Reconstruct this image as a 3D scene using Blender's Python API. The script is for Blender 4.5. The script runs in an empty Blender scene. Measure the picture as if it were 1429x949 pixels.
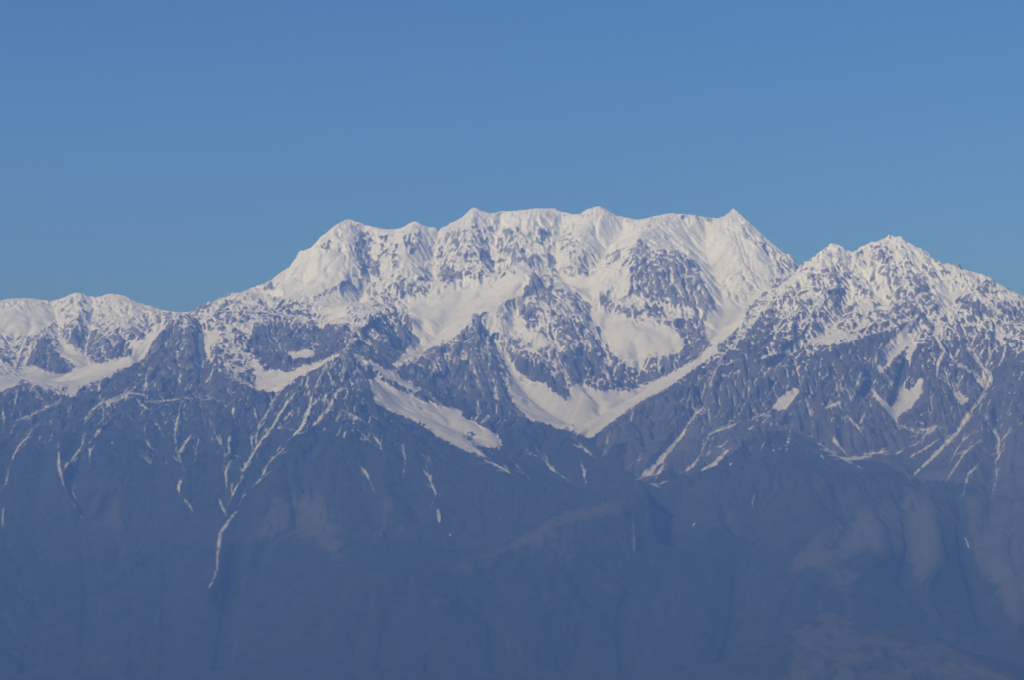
import bpy, math, time
import numpy as np

T0 = time.time()
scene = bpy.context.scene

# ------------------------------------------------------------------ camera
PW, PH = 1429.0, 949.0
HFOV = math.radians(24.0)
FPX = (PW / 2) / math.tan(HFOV / 2)
PITCH = math.radians(5.5)
CP, SP = math.cos(PITCH), math.sin(PITCH)

cam_data = bpy.data.cameras.new("camera")
cam_data.sensor_width = 36.0
cam_data.lens = 36.0 * FPX / PW
cam_data.clip_start = 5.0
cam_data.clip_end = 300000.0
cam = bpy.data.objects.new("camera", cam_data)
scene.collection.objects.link(cam)
cam.location = (0, 0, 0)
cam.rotation_euler = (math.pi / 2 + PITCH, 0, 0)
scene.camera = cam

# ------------------------------------------------------------------ sun, sky, exposure
SUN_ELEV = math.radians(38)
SUN_AZ = math.radians(-130)         # measured from +Y towards +X: behind the left shoulder
sd = (math.sin(SUN_AZ) * math.cos(SUN_ELEV), math.cos(SUN_AZ) * math.cos(SUN_ELEV), math.sin(SUN_ELEV))
sun_data = bpy.data.lights.new("sun", 'SUN')
sun_data.energy = 5.0
sun_data.angle = math.radians(0.5)
sun_data.color = (1.0, 0.93, 0.80)
sun = bpy.data.objects.new("sun", sun_data)
scene.collection.objects.link(sun)
from mathutils import Vector
sun.rotation_euler = (-Vector(sd)).to_track_quat('-Z', 'Y').to_euler()

world = bpy.data.worlds.new("World")
scene.world = world
world.use_nodes = True
wn, wl = world.node_tree.nodes, world.node_tree.links
wn.clear()
sky = wn.new("ShaderNodeTexSky")
sky.sky_type = 'NISHITA'
sky.sun_disc = False
sky.sun_elevation = SUN_ELEV
sky.sun_rotation = SUN_AZ % (2 * math.pi)
sky.altitude = 3000
sky.air_density = 1.0
sky.dust_density = 0.0
sky.ozone_density = 1.3
hsv = wn.new("ShaderNodeHueSaturation")
hsv.inputs["Saturation"].default_value = 1.12
hsv.inputs["Value"].default_value = 1.0
bg = wn.new("ShaderNodeBackground")
bg.inputs["Strength"].default_value = 0.15
out = wn.new("ShaderNodeOutputWorld")
def scaled(sock, k):
    v_ = wn.new("ShaderNodeVectorMath"); v_.operation = 'SCALE'
    wl.new(sock, v_.inputs[0]); v_.inputs["Scale"].default_value = k
    return v_.outputs[0]
gam = wn.new("ShaderNodeGamma")                 # deeper blue overhead, paler near the ridge
gam.inputs["Gamma"].default_value = 1.5
wl.new(scaled(sky.outputs[0], 0.14), gam.inputs["Color"])
wl.new(scaled(gam.outputs[0], 1.13 / 0.14), hsv.inputs["Color"])
wl.new(hsv.outputs[0], bg.inputs["Color"])
wl.new(bg.outputs[0], out.inputs["Surface"])

scene.view_settings.view_transform = 'Standard'
scene.view_settings.look = 'None'
scene.view_settings.exposure = 0.0
scene.view_settings.gamma = 1.0
scene.view_settings.use_curve_mapping = False
scene.cycles.use_denoising = True
scene.cycles.max_bounces = 4
scene.cycles.diffuse_bounces = 2
scene.cycles.volume_bounces = 0

HAZE_EXT = (3.8e-5, 4.5e-5, 6.8e-5)     # loss per metre
HAZE_SCAT = (0.98e-5, 2.10e-5, 6.6e-5)    # of which scattered

# ------------------------------------------------------------------ survey helpers
def tan_el(py):
    """tangent of elevation seen at a photograph row (central column)"""
    d = (PH / 2 - py) / FPX
    return (SP + d * CP) / (CP - d * SP)

def plane_depth(plane, py):
    d0, py0, s = plane
    z0 = tan_el(py0) * d0
    return (s * d0 - z0) / (s - tan_el(py))

def point(px, py, depth):
    dx = (px - PW / 2) / FPX
    dy = (PH / 2 - py) / FPX
    yy = CP - dy * SP
    zz = SP + dy * CP
    return (dx / yy * depth, depth, zz / yy * depth)

def project(x, y, z):
    f = y * CP + z * SP
    u = -y * SP + z * CP
    return PW / 2 + FPX * x / f, PH / 2 - FPX * u / f

PM = (26000, 290, .70)
PR = (22500, 330, .65)
PL = (20000, 490, .577)
PF = (25500, 410, .60)

# every line: (mountain, plane or None for true distance, [(px, py, metres in front of the plane | distance)])
# mountains: 0 snow massif, 1 far left range, 2 left shoulder, 3 left front ridge, 4 right mountain, 5 forested hills
LINES = [
 # --- crest of the great snow massif
 (0, PM, [(340,432,-1700),(372,398,-700),(390,385,-500),(403,375,-330),(412,362,-180),(415,352,-120),(430,347,-60),(445,340,20),(450,330,60),(460,320,50),(470,313,20),(482,308,0),(490,306,0),(500,310,0),(512,314,-40),(525,317,-60),(540,321,-80),(551,322,-80),(560,318,-60),(570,312,-30),(578,309,0),(588,312,-40),(598,317,-100),(612,318,-120),(625,315,-100),(640,306,-50),(650,298,0),(655,293,0),(663,289,30),(672,294,0),(685,297,-20),(700,296,-20),(715,294,0),(735,292,0),(745,290,0),(760,291,-40),(775,291,-60),(785,296,-90),(800,299,-100),(815,299,-60),(818,292,-30),(832,288,0),(840,289,0),(850,294,-20),(862,301,-60),(870,304,-100),(885,306,-100),(900,306,-60),(910,302,-30),(928,298,0),(935,297,0),(955,299,-20),(975,301,-40),(995,304,-30),(1008,304,0),(1015,299,20),(1022,291,40),(1030,296,40),(1040,305,0),(1055,318,-60),(1070,332,-120),(1085,347,-180),(1100,360,-220),(1113,371,-250),(1125,382,-280),(1160,420,-300),(1300,470,-300),(1560,540,-300)]),
 # spurs of the massif
 (0, PM, [(490,306,0),(486,325,120),(489,345,200),(491,370,300),(480,388,380),(455,403,400),(430,414,420)]),
 (0, PM, [(450,330,60),(440,360,160),(436,390,260),(420,412,340)]),
 (0, PM, [(578,309,0),(566,330,120),(566,352,140),(582,375,180),(592,398,220),(600,410,230)]),
 (0, PM, [(551,322,-80),(548,345,60),(545,372,180),(530,400,260),(545,420,330),(560,440,380)]),
 (0, PM, [(663,289,30),(656,315,150),(652,340,200),(640,370,250),(628,388,300),(618,398,320)]),
 (0, PM, [(745,290,0),(738,320,100),(722,350,240),(722,372,420),(735,382,700),(745,381,1150)]),
 (0, PM, [(832,288,0),(815,320,110),(808,350,220),(806,378,320)]),
 (0, PM, [(935,297,0),(915,315,200),(893,328,640)]),
 (0, PM, [(893,328,640),(886,340,640),(876,358,600),(860,372,540),(842,380,440)]),
 (0, PM, [(893,328,640),(902,350,690),(905,375,700),(907,400,620),(916,425,660),(925,443,700)]),
 (0, PM, [(893,328,640),(915,344,640),(950,348,610),(962,360,620),(975,385,600),(988,410,560),(998,430,600)]),
 (0, PM, [(870,372,560),(868,390,500),(860,410,540),(845,424,560)]),
 (0, PM, [(1022,291,40),(1026,325,140),(1036,355,220),(1046,385,280),(1062,405,250)]),
 (0, PM, [(1055,318,-60),(1075,350,60),(1092,375,100)]),
 # inner peaks in front
 (0, PM, [(745,381,1150),(735,396,900),(722,412,920),(700,424,980),(680,434,1050),(659,437,1150)]),
 (0, PM, [(659,437,1150),(645,457,1180),(625,478,1200),(605,490,1200),(580,505,1250),(560,520,1250)]),
 (0, PM, [(659,437,1150),(662,470,1280),(668,505,1350),(680,540,1400),(700,570,1400)]),
 (0, PM, [(659,437,1150),(674,462,1120),(688,495,1120),(700,525,1150),(712,555,1200)]),
 (0, PM, [(632,478,1200),(625,510,1350),(640,545,1450)]),
 (0, PM, [(745,381,1150),(757,402,930),(762,425,960),(757,455,1010),(768,485,1060),(785,515,1080),(795,552,1080)]),
 (0, PM, [(757,455,1010),(735,480,1020),(740,510,1040),(765,535,1040)]),
 (0, PM, [(757,402,930),(785,420,880),(800,450,860),(815,485,880),(825,515,900),(815,535,900)]),
 (0, PM, [(800,430,860),(830,450,700),(845,490,660),(858,530,780),(868,545,800)]),
 (0, PM, [(925,443,700),(945,445,680),(965,450,700),(980,470,800),(960,495,950),(935,510,950)]),
 (0, PM, [(890,500,700),(892,525,780),(882,545,850)]),
 # hollows of the massif
 (0, PM, [(432,362,-40),(425,395,60),(405,412,60),(385,420,80)]),
 (0, PM, [(508,322,-150),(514,345,-120),(516,375,-40),(520,395,60),(505,415,60),(500,432,120)]),
 (0, PM, [(612,325,-260),(608,350,-260),(606,385,-160),(606,405,-40)]),
 (0, PM, [(700,310,-160),(690,345,-120),(690,375,-100),(700,392,-50)]),
 (0, PM, [(785,310,-180),(775,345,-140),(775,375,0),(790,395,150)]),
 (0, PM, [(870,320,-160),(850,345,-120),(835,370,20),(825,390,180)]),
 (0, PM, [(985,320,-120),(985,355,-60),(1000,390,120),(1010,418,300)]),
 (0, PM, [(565,425,250),(590,418,260),(620,410,300),(655,402,340),(695,393,340)]),
 (0, PM, [(655,405,350),(635,430,440),(618,458,520),(600,485,560),(578,505,650),(562,520,780)]),
 (0, PM, [(790,395,150),(800,402,220),(822,402,260),(828,425,400),(825,450,520),(838,470,620),(855,505,760),(848,535,850)]),
 (0, PM, [(880,450,750),(915,462,800),(925,480,850),(900,500,850),(870,505,850),(862,540,950),(850,560,1000)]),
 (0, PM, [(668,446,950),(690,480,880),(704,505,860),(722,535,860),(745,562,920),(765,578,960),(790,592,1000),(812,606,1080)]),
 (0, PM, [(720,440,800),(715,462,860),(745,490,920)]),
 (0, PM, [(1010,418,300),(1012,445,500),(1002,472,700),(975,500,850),(940,525,900),(900,552,960),(862,578,1010),(832,600,1080),(815,608,1120)]),
 (0, PM, [(1060,402,200),(1040,425,350),(1020,455,550)]),
 # --- far left range
 (1, PF, [(-200,440,0),(-60,425,0),(0,419,0),(15,416,0),(35,415,0),(50,417,-30),(70,421,-60),(85,419,-30),(97,411,0),(108,407,30),(116,409,0),(124,418,-60),(130,422,-80),(140,414,-30),(150,410,0),(165,410,0),(180,415,0),(190,424,-30),(205,430,-40),(220,436,-60),(235,446,-150),(250,456,-300)]),
 (1, PF, [(108,407,30),(112,430,160),(104,452,300),(98,470,420)]),
 (1, PF, [(165,410,0),(170,430,150),(178,452,320),(184,475,420)]),
 (1, PF, [(165,410,0),(152,432,120),(146,455,280),(142,480,420)]),
 (1, PF, [(35,415,0),(48,440,150),(60,462,320),(68,485,500),(85,508,700)]),
 (1, PF, [(-20,420,0),(-10,450,250),(5,475,450),(10,500,600)]),
 (1, PF, [(130,424,-120),(128,450,-20),(120,480,120),(118,502,260)]),
 (1, PF, [(72,424,-100),(80,450,20),(82,478,160),(100,500,300)]),
 (1, PF, [(212,452,0),(203,475,150),(188,495,300),(160,507,420),(125,515,540),(90,528,700),(70,530,850),(95,545,1250)]),
 (1, PF, [(20,470,250),(22,500,450),(35,522,700)]),
 (1, None, [(-200,565,21200),(-100,560,21200),(0,546,21300),(15,539,21350),(30,530,21450),(50,536,21400),(75,541,21300),(88,548,21200),(98,562,20900)]),
 # --- left shoulder below the massif
 (2, None, [(229,441,22900),(236,434,22800),(243,441,22800),(252,446,22900),(262,438,22900),(270,443,23000),(279,449,23200),(290,440,23600),(300,430,23900),(315,418,24100),(335,409,24300),(352,407,24500),(366,410,24450),(385,418,24300)]),
 (2, None, [(236,434,22800),(224,463,22500),(206,490,22250),(194,508,22100),(172,519,21850),(152,529,21650),(128,540,21450),(112,552,21150)]),
 (2, None, [(236,434,22800),(240,465,22300),(246,495,21800),(248,525,21300),(252,556,20600)]),
 (2, None, [(262,438,22900),(268,465,22300),(275,488,21800)]),
 (2, None, [(279,449,23200),(284,475,22500),(285,500,21900),(280,525,21400)]),
 (2, None, [(335,409,24300),(325,430,23500),(322,460,22600),(330,490,21800),(330,528,20700)]),
 (2, None, [(366,410,24450),(376,430,23800),(400,440,23500),(430,446,23300),(465,450,23100),(486,442,23000)]),
 (2, None, [(350,440,23200),(346,465,22500),(345,490,21800),(350,520,21000)]),
 (2, None, [(385,465,22600),(392,490,21900),(400,505,21500)]),
 (2, None, [(440,462,22600),(442,480,22000),(446,495,21600)]),
 (2, None, [(488,425,23400),(488,445,22700),(490,462,22000),(488,478,21200),(480,490,20000)]),
 (2, None, [(490,466,21900),(515,450,22300),(535,440,22900),(560,432,23700)]),
 (2, None, [(478,480,21100),(455,500,20800),(425,510,20750),(400,524,20650),(372,530,20600),(362,540,20450)]),
 (2, None, [(500,485,21200),(525,505,21200),(545,528,21300)]),
 (2, None, [(306,440,23300),(302,470,22400),(300,500,21600),(312,520,21100)]),
 # --- left front ridge
 (3, None, [(480,490,20000),(455,503,20000),(430,525,20000),(405,540,20000),(385,549,20050),(360,546,20200),(330,529,20600),(305,512,21000),(290,515,21200),(272,548,20700)]),
 (3, None, [(480,490,20000),(510,503,20030),(540,520,20040),(575,541,20000),(600,553,19960),(625,568,19900),(660,582,19800),(700,585,19700),(725,583,19620),(745,591,19500),(770,598,19330),(790,606,19150),(810,616,18900),(830,630,18550),(850,645,18200),(880,663,17750),(905,682,17450)]),
 (3, None, [(480,490,20000),(500,512,19700),(512,530,19480),(522,553,19330),(545,570,19200),(580,590,19030),(610,608,18850),(640,623,18650),(680,642,18350),(715,660,18100),(780,700,17550),(810,712,17250)]),
 (3, None, [(505,512,19880),(530,540,19680),(560,560,19550),(610,592,19350),(670,616,19050),(720,642,18650),(770,668,18200),(830,692,17600)]),
 (3, None, [(556,544,20900),(600,567,20800),(640,594,20700),(720,612,20500),(780,624,20250),(804,632,19850),(811,642,19350),(820,653,18880),(838,668,18500),(858,680,18300),(880,691,18130),(902,701,17800),(916,708,17500),(914,738,17050),(898,790,16450),(870,870,15800),(880,949,15000)]),
 (3, None, [(275,551,20650),(252,557,20550),(228,560,20450),(205,558,20450),(190,550,20500),(180,547,20500),(165,552,20420),(150,557,20330),(140,564,20200),(128,578,20000),(115,598,19700),(105,630,19200),(100,680,18500),(118,740,17700),(130,820,16700),(120,949,15300)]),
 (3, None, [(98,556,20850),(82,564,20600),(65,573,20450),(50,578,20350),(30,586,20250),(10,592,20150),(-60,615,20000),(-200,640,20000)]),
 (3, None, [(50,578,20350),(62,620,19400),(55,680,18500),(40,740,17700),(60,830,16500),(40,949,15300)]),
 (3, None, [(205,558,20450),(190,600,19500),(170,650,18700),(165,710,17900),(190,790,17000),(200,870,16000),(190,949,15200)]),
 (3, None, [(228,560,20450),(225,610,19350),(215,660,18650),(222,720,17800),(240,800,16800),(235,949,15200)]),
 (3, None, [(275,551,20650),(285,590,19600),(290,640,18800),(285,690,18100),(290,720,17700)]),
 (3, None, [(330,529,20600),(345,570,19700),(335,610,19200),(328,650,18700)]),
 (3, None, [(385,549,20050),(378,575,19600),(350,610,19150)]),
 (3, None, [(430,525,20000),(425,560,19500),(395,600,19000),(370,650,18400),(350,700,17900),(340,740,17300),(325,830,16400),(310,949,15300)]),
 (3, None, [(480,490,20000),(468,530,19500),(455,570,19000),(430,620,18500),(420,680,17950),(430,740,17300)]),
 (3, None, [(500,512,19800),(505,560,19100),(510,610,18550),(505,660,18050),(520,720,17450),(545,760,16750)]),
 (3, None, [(545,570,19200),(555,620,18500),(570,680,17850),(590,740,17200)]),
 (3, None, [(640,623,18650),(650,670,17950),(640,720,17350)]),
 (3, None, [(870,705,17050),(840,712,16950),(780,735,16750),(720,758,16500),(660,783,16200),(600,800,15950),(540,803,15850),(480,803,15950)]),
 (3, None, [(720,758,16500),(700,800,16100),(690,860,15600),(700,949,14850)]),
 (3, None, [(800,728,16800),(800,770,16400),(790,850,15700),(790,949,14950)]),
 # gullies of the left front ridge
 (3, None, [(45,598,19750),(22,640,19000),(2,700,18150),(5,760,17350)]),
 (3, None, [(82,610,19350),(83,640,18900),(88,675,18400),(108,710,17950)]),
 (3, None, [(150,580,19800),(120,620,19150),(90,660,18600)]),
 (3, None, [(252,575,20000),(245,605,19300),(250,640,18780),(256,665,18420),(251,685,18180),(270,718,17700)]),
 (3, None, [(310,560,20000),(322,600,19180),(320,640,18700),(316,690,18050),(312,722,17600)]),
 (3, None, [(405,560,19550),(375,600,19020),(352,630,18620),(338,660,18300),(325,690,17950),(314,722,17500),(304,765,16900),(298,805,16400),(288,830,16150)]),
 (3, None, [(462,520,19650),(450,560,19080),(425,590,18750),(395,630,18400),(370,680,17850)]),
 (3, None, [(490,530,19600),(480,570,18950),(460,610,18550),(450,680,17800),(445,760,16900)]),
 (3, None, [(530,600,18650),(530,640,18200),(540,700,17500),(530,770,16600)]),
 (3, None, [(590,640,18300),(600,680,17800),(608,722,17200)]),
 (3, None, [(620,835,15550),(605,949,14800)]),
 (3, None, [(700,690,17650),(690,740,16950),(640,775,16550)]),
 (3, None, [(740,795,16150),(735,860,15500),(740,949,14750)]),
 # --- right mountain
 (4, PR, [(1095,400,-250),(1119,376,-100),(1130,370,-50),(1140,362,-20),(1145,352,0),(1157,342,0),(1165,340,0),(1172,347,0),(1180,352,-30),(1190,356,-60),(1198,350,-40),(1207,343,-20),(1220,338,0),(1232,335,0),(1238,330,0),(1245,328,0),(1250,331,0),(1258,331,0),(1265,337,0),(1280,347,0),(1295,357,0),(1310,364,0),(1322,372,-20),(1330,377,-40),(1340,375,-40),(1355,380,-20),(1372,382,0),(1376,389,0),(1385,398,-20),(1400,408,-60),(1415,412,-100),(1429,417,-120),(1480,440,-150),(1620,480,-200)]),
 (4, PR, [(1119,376,-100),(1100,390,0),(1085,402,60),(1070,425,120),(1050,450,180),(1030,475,220),(1010,495,250),(985,512,280),(960,522,300),(935,540,330),(910,556,360),(880,576,380),(850,597,420),(834,608,440)]),
 (4, PR, [(1165,340,0),(1170,365,120),(1168,392,240),(1150,420,320),(1130,450,350),(1100,480,380),(1070,505,400),(1050,540,430),(1035,580,480),(1000,625,540)]),
 (4, PR, [(1170,365,120),(1195,395,160),(1215,420,200),(1205,450,280),(1180,478,400),(1140,492,430)]),
 (4, PR, [(1245,328,0),(1248,350,100),(1256,380,200),(1275,410,280),(1288,438,340),(1260,452,400),(1225,465,430),(1180,480,450)]),
 (4, PR, [(1265,337,0),(1290,380,120),(1312,415,240),(1300,445,320),(1290,475,400),(1285,510,470),(1290,545,550)]),
 (4, PR, [(1220,338,0),(1222,360,80),(1215,385,140)]),
 (4, PR, [(1372,382,0),(1382,410,120),(1376,430,180),(1400,455,260),(1412,490,380)]),
 (4, PR, [(1340,400,60),(1335,440,240),(1345,470,330),(1350,505,420),(1355,530,480)]),
 (4, PR, [(1310,450,320),(1318,480,380),(1325,515,450),(1320,560,560)]),
 (4, PR, [(1230,480,450),(1225,510,480),(1200,545,520),(1180,575,560),(1165,605,600)]),
 (4, PR, [(1288,480,400),(1265,500,440),(1245,540,480),(1238,555,500)]),
 (4, PR, [(1130,495,430),(1120,530,480),(1125,560,530),(1110,590,580)]),
 (4, PR, [(985,512,280),(970,545,420),(955,580,440),(930,615,440),(902,648,450)]),
 # gullies of the right mountain
 (4, PR, [(1190,360,-150),(1185,385,0),(1190,420,60),(1170,450,140),(1150,470,220),(1100,500,250),(1075,520,280)]),
 (4, PR, [(1205,352,-120),(1215,400,30),(1240,430,120)]),
 (4, PR, [(1300,365,-80),(1322,400,60),(1330,425,120),(1310,440,200)]),
 (4, PR, [(1290,462,260),(1262,482,270),(1240,505,290),(1222,525,330),(1205,560,380)]),
 (4, PR, [(1278,480,300),(1264,522,300),(1256,556,320),(1249,586,360),(1255,605,420)]),
 (4, PR, [(1290,530,380),(1275,560,360),(1250,585,360)]),
 (4, PR, [(1315,480,300),(1325,500,310),(1345,515,320),(1360,522,330),(1375,545,340),(1372,556,380)]),
 (4, PR, [(1345,470,230),(1362,500,280),(1377,525,310),(1378,542,330)]),
 (4, PR, [(1400,450,160),(1392,490,270),(1378,525,310)]),
 (4, PR, [(1320,525,400),(1330,545,410),(1345,565,430)]),
 (4, PR, [(1118,545,350),(1098,562,370),(1070,575,400),(1045,590,430)]),
 (4, PR, [(980,568,320),(965,590,380),(945,615,380),(920,645,380),(902,664,380)]),
 (4, PR, [(1050,550,340),(1020,595,420),(990,630,500),(970,652,560)]),
 # near dark ridge on the right edge
 (4, PR, [(1620,470,600),(1500,490,700),(1429,513,800),(1415,520,800),(1402,534,800),(1390,556,820),(1378,585,850),(1360,620,880),(1335,660,920)]),
 (4, PR, [(1415,520,800),(1412,560,880),(1408,610,950),(1400,660,1050),(1420,720,1150)]),
 (4, PR, [(1395,542,480),(1375,556,430),(1350,592,500),(1312,637,600),(1275,667,700)]),
 (4, PR, [(1395,590,720),(1392,640,780),(1385,690,850),(1380,750,950)]),
 # bowl behind the brown hill
 (4, PR, [(1136,612,480),(1165,632,480),(1185,643,500),(1215,640,480),(1245,630,440),(1275,620,450),(1300,605,480)]),
 # --- forested hills
 (5, PR, [(925,678,480),(950,669,580),(985,658,640),(1030,652,680),(1060,641,700),(1085,629,700),(1112,616,720),(1130,621,740),(1150,631,760),(1172,645,780),(1210,652,820),(1250,672,900),(1290,690,950),(1335,690,980),(1429,700,1200),(1560,700,1300)]),
 (5, PR, [(1112,616,720),(1120,655,850),(1135,700,980),(1150,745,1100),(1130,775,1250),(1105,800,1350),(1080,840,1500),(1050,949,1600)]),
 (5, PR, [(1172,645,780),(1190,690,950),(1225,730,1150),(1235,765,1300),(1200,790,1400),(1178,828,1500)]),
 (5, PR, [(1290,690,950),(1302,735,1150),(1310,780,1300),(1285,815,1400)]),
 (5, PR, [(1400,720,1150),(1395,770,1300),(1408,820,1450),(1420,870,1600)]),
 (5, PR, [(1030,652,680),(1010,700,820),(985,740,950),(975,790,1150),(990,860,1400),(960,949,1500)]),
 (5, PR, [(1060,700,750),(1045,750,900),(1035,800,1050),(1030,880,1250),(1010,949,1300)]),
 (5, PR, [(1170,700,820),(1190,745,950),(1170,775,1080)]),
 (5, PR, [(1268,720,820),(1275,770,950),(1262,822,1120),(1300,855,1350),(1308,885,1400)]),
 (5, PR, [(1345,730,850),(1350,790,1000),(1365,840,1150),(1380,890,1250)]),
 (5, PR, [(955,690,560),(945,730,700),(940,780,820)]),
 # nearest brown knoll
 (5, None, [(1060,949,13400),(1085,915,13700),(1110,888,13950),(1130,865,14120),(1155,852,14200),(1180,862,14150),(1200,872,14100),(1245,885,14000),(1290,892,13950),(1320,898,13850),(1355,917,13600),(1410,949,13200),(1500,985,12900)]),
 (5, None, [(1155,852,14200),(1165,890,13900),(1180,949,13300)]),
 (5, None, [(1245,885,14000),(1255,949,13300)]),
 (5, None, [(1090,940,15000),(1130,895,15200),(1180,888,15300),(1260,905,15300),(1340,925,15200),(1420,950,15100),(1560,960,15000)]),
]

SKY_STARTS = ((340,432,-1700), (-200,440,0), (229,441,22900), (1095,400,-250))
SKYLINES = [i for i, L in enumerate(LINES) if L[2][0] in SKY_STARTS]
# ------------------------------------------------------------------ terrain grid
X0, X1, Y0, Y1 = -6240.0, 6240.0, 12400.0, 28080.0
rng = np.random.default_rng(11)

def perlin(x, y, seed):
    xi = np.floor(x).astype(np.int64); yi = np.floor(y).astype(np.int64)
    xf = x - xi; yf = y - yi
    u = xf * xf * xf * (xf * (xf * 6 - 15) + 10); v = yf * yf * yf * (yf * (yf * 6 - 15) + 10)
    tab = np.random.default_rng(seed).uniform(0, 2 * np.pi, 65536).astype(np.float32)
    gx, gy = np.cos(tab), np.sin(tab)
    def g(ix, iy, fx, fy):
        h = ((ix * 73856093) ^ (iy * 19349663)) & 65535
        return gx[h] * fx + gy[h] * fy
    a = g(xi, yi, xf, yf); b = g(xi + 1, yi, xf - 1, yf)
    c = g(xi, yi + 1, xf, yf - 1); d = g(xi + 1, yi + 1, xf - 1, yf - 1)
    return ((a + u * (b - a)) * (1 - v) + (c + u * (d - c)) * v).astype(np.float32) * 1.5

def fbm(x, y, wl, octaves, seed, ridged=False, gain=.5):
    s = 0; amp = 1.0; tot = 0
    for o in range(octaves):
        n = perlin(x / wl + 17.3 * o, y / wl - 9.1 * o, seed + o)
        if ridged: n = 1 - 2 * np.abs(n)
        s = s + amp * n; tot += amp; amp *= gain; wl *= .5
    return s / tot

def box1(a, r, ax):
    n = a.shape[ax]
    p = np.concatenate([np.repeat(a.take([0], ax), r + 1, ax), a, np.repeat(a.take([-1], ax), r, ax)], ax)
    c = np.cumsum(p, ax, dtype=np.float64)
    hi = c.take(np.arange(2 * r + 1, 2 * r + 1 + n), ax); lo = c.take(np.arange(0, n), ax)
    return ((hi - lo) / (2 * r + 1)).astype(np.float32)

def blur(a, r, n=3):
    for _ in range(n):
        a = box1(box1(a, r, 0), r, 1)
    return a

def polyline_samples(line, step):
    mt, plane, pts = line
    P = []
    for px, py, w in pts:
        d = plane_depth(plane, py) - w if plane else w
        P.append(point(px, py, d))
    P = np.array(P)
    out = []
    for a, b in zip(P[:-1], P[1:]):
        n = max(2, int(np.hypot(*(b - a)[:2]) / step) + 1)
        t = np.linspace(0, 1, n, endpoint=False)[:, None]
        out.append(a + (b - a) * t)
    out.append(P[-1:])
    S = np.concatenate(out)
    if pts[0] in SKY_STARTS:                                     # broken, corniced crest
        a_ = 15 if mt == 4 else 7
        S[:, 2] += a_ * perlin(S[:, 0] / 95, S[:, 0] * 0 + mt, 301) + .5 * a_ * perlin(S[:, 0] / 40, S[:, 0] * 0 + mt, 302)
    return S

def grid_shape(h):
    return int(round((Y1 - Y0) / h)) + 1, int(round((X1 - X0) / h)) + 1

def rasterise(h, lines):
    ny, nx = grid_shape(h)
    acc = np.zeros(ny * nx); cnt = np.zeros(ny * nx); lab = np.full(ny * nx, -1)
    for L in lines:
        S = polyline_samples(L, h * .4)
        ix = np.rint((S[:, 0] - X0) / h).astype(int); iy = np.rint((S[:, 1] - Y0) / h).astype(int)
        ok = (ix >= 0) & (ix < nx) & (iy >= 0) & (iy < ny)
        k = iy[ok] * nx + ix[ok]
        np.add.at(acc, k, S[ok, 2]); np.add.at(cnt, k, 1); lab[k] = L[0]
    m = cnt > 0
    v = np.where(m, acc / np.maximum(cnt, 1), 0)
    v = v.reshape(ny, nx); m = m.reshape(ny, nx); lab = lab.reshape(ny, nx)
    # far side and foot of the mapped land
    v[-1, :] = 2000; m[-1, :] = True
    v[0, :] = -1150; m[0, :] = True
    return v.astype(np.float32), m, lab

def upsample(a, shape):
    ny, nx = shape
    my, mx = a.shape
    yy = np.linspace(0, my - 1, ny); xx = np.linspace(0, mx - 1, nx)
    def cub(a, t, n, ax):
        i = np.clip(np.floor(t).astype(int), 0, n - 2); f = (t - i).astype(np.float32)
        sh = [1, 1]; sh[ax] = -1; f = f.reshape(sh)
        p = [a.take(np.clip(i + k, 0, n - 1), ax) for k in (-1, 0, 1, 2)]
        return p[1] + .5 * f * (p[2] - p[0] + f * (2 * p[0] - 5 * p[1] + 4 * p[2] - p[3] + f * (3 * (p[1] - p[2]) + p[3] - p[0])))
    return cub(cub(a, yy, my, 0), xx, mx, 1)

def relax(H, v, m, n, w=1.0):
    for _ in range(n):
        P = np.pad(H, 1, mode='edge')
        H = .25 * (P[:-2, 1:-1] + P[2:, 1:-1] + P[1:-1, :-2] + P[1:-1, 2:])
        H[m] = v[m]
    return H

H = None
for h, n in ((160, 800), (80, 500), (40, 260), (20, 120)):
    v, m, lab = rasterise(h, LINES)
    H = np.full(v.shape, 500, np.float32) if H is None else upsample(H, v.shape)
    H[m] = v[m]
    H = relax(H, v, m, n)
print('harmonic', round(time.time() - T0, 1))

# label of the mountain each cell belongs to, grown outwards from its lines
def grow(lab):
    lab = lab.copy()
    while (lab < 0).any():
        P = np.pad(lab, 1, constant_values=-1)
        for s in (P[:-2, 1:-1], P[2:, 1:-1], P[1:-1, :-2], P[1:-1, 2:]):
            u = (lab < 0) & (s >= 0)
            lab[u] = s[u]
    return lab
LAB20 = grow(lab)

h = 20.0
ny, nx = H.shape
XX, YY = np.meshgrid(X0 + h * np.arange(nx), Y0 + h * np.arange(ny))
XX = XX.astype(np.float32); YY = YY.astype(np.float32)
gy, gx = np.gradient(H, h)
slope0 = blur(np.hypot(gx, gy), 6)
dist = np.ones(H.shape, np.float32)
dd = blur(m.astype(np.float32), 3, 2); dist = 1 - np.clip(dd / .18, 0, 1)
wx = fbm(XX, YY, 700, 3, 5) * 160; wy = fbm(XX, YY, 700, 3, 9) * 160
rough = fbm(XX + wx, YY + wy, 620, 5, 21, ridged=True, gain=.55)
H = H + (rough * 62 * np.clip(slope0 / .6, .15, 1.3) * (.5 + .5 * np.clip((H - 200) / 900, 0, 1))) * (.25 + .75 * dist)

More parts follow.
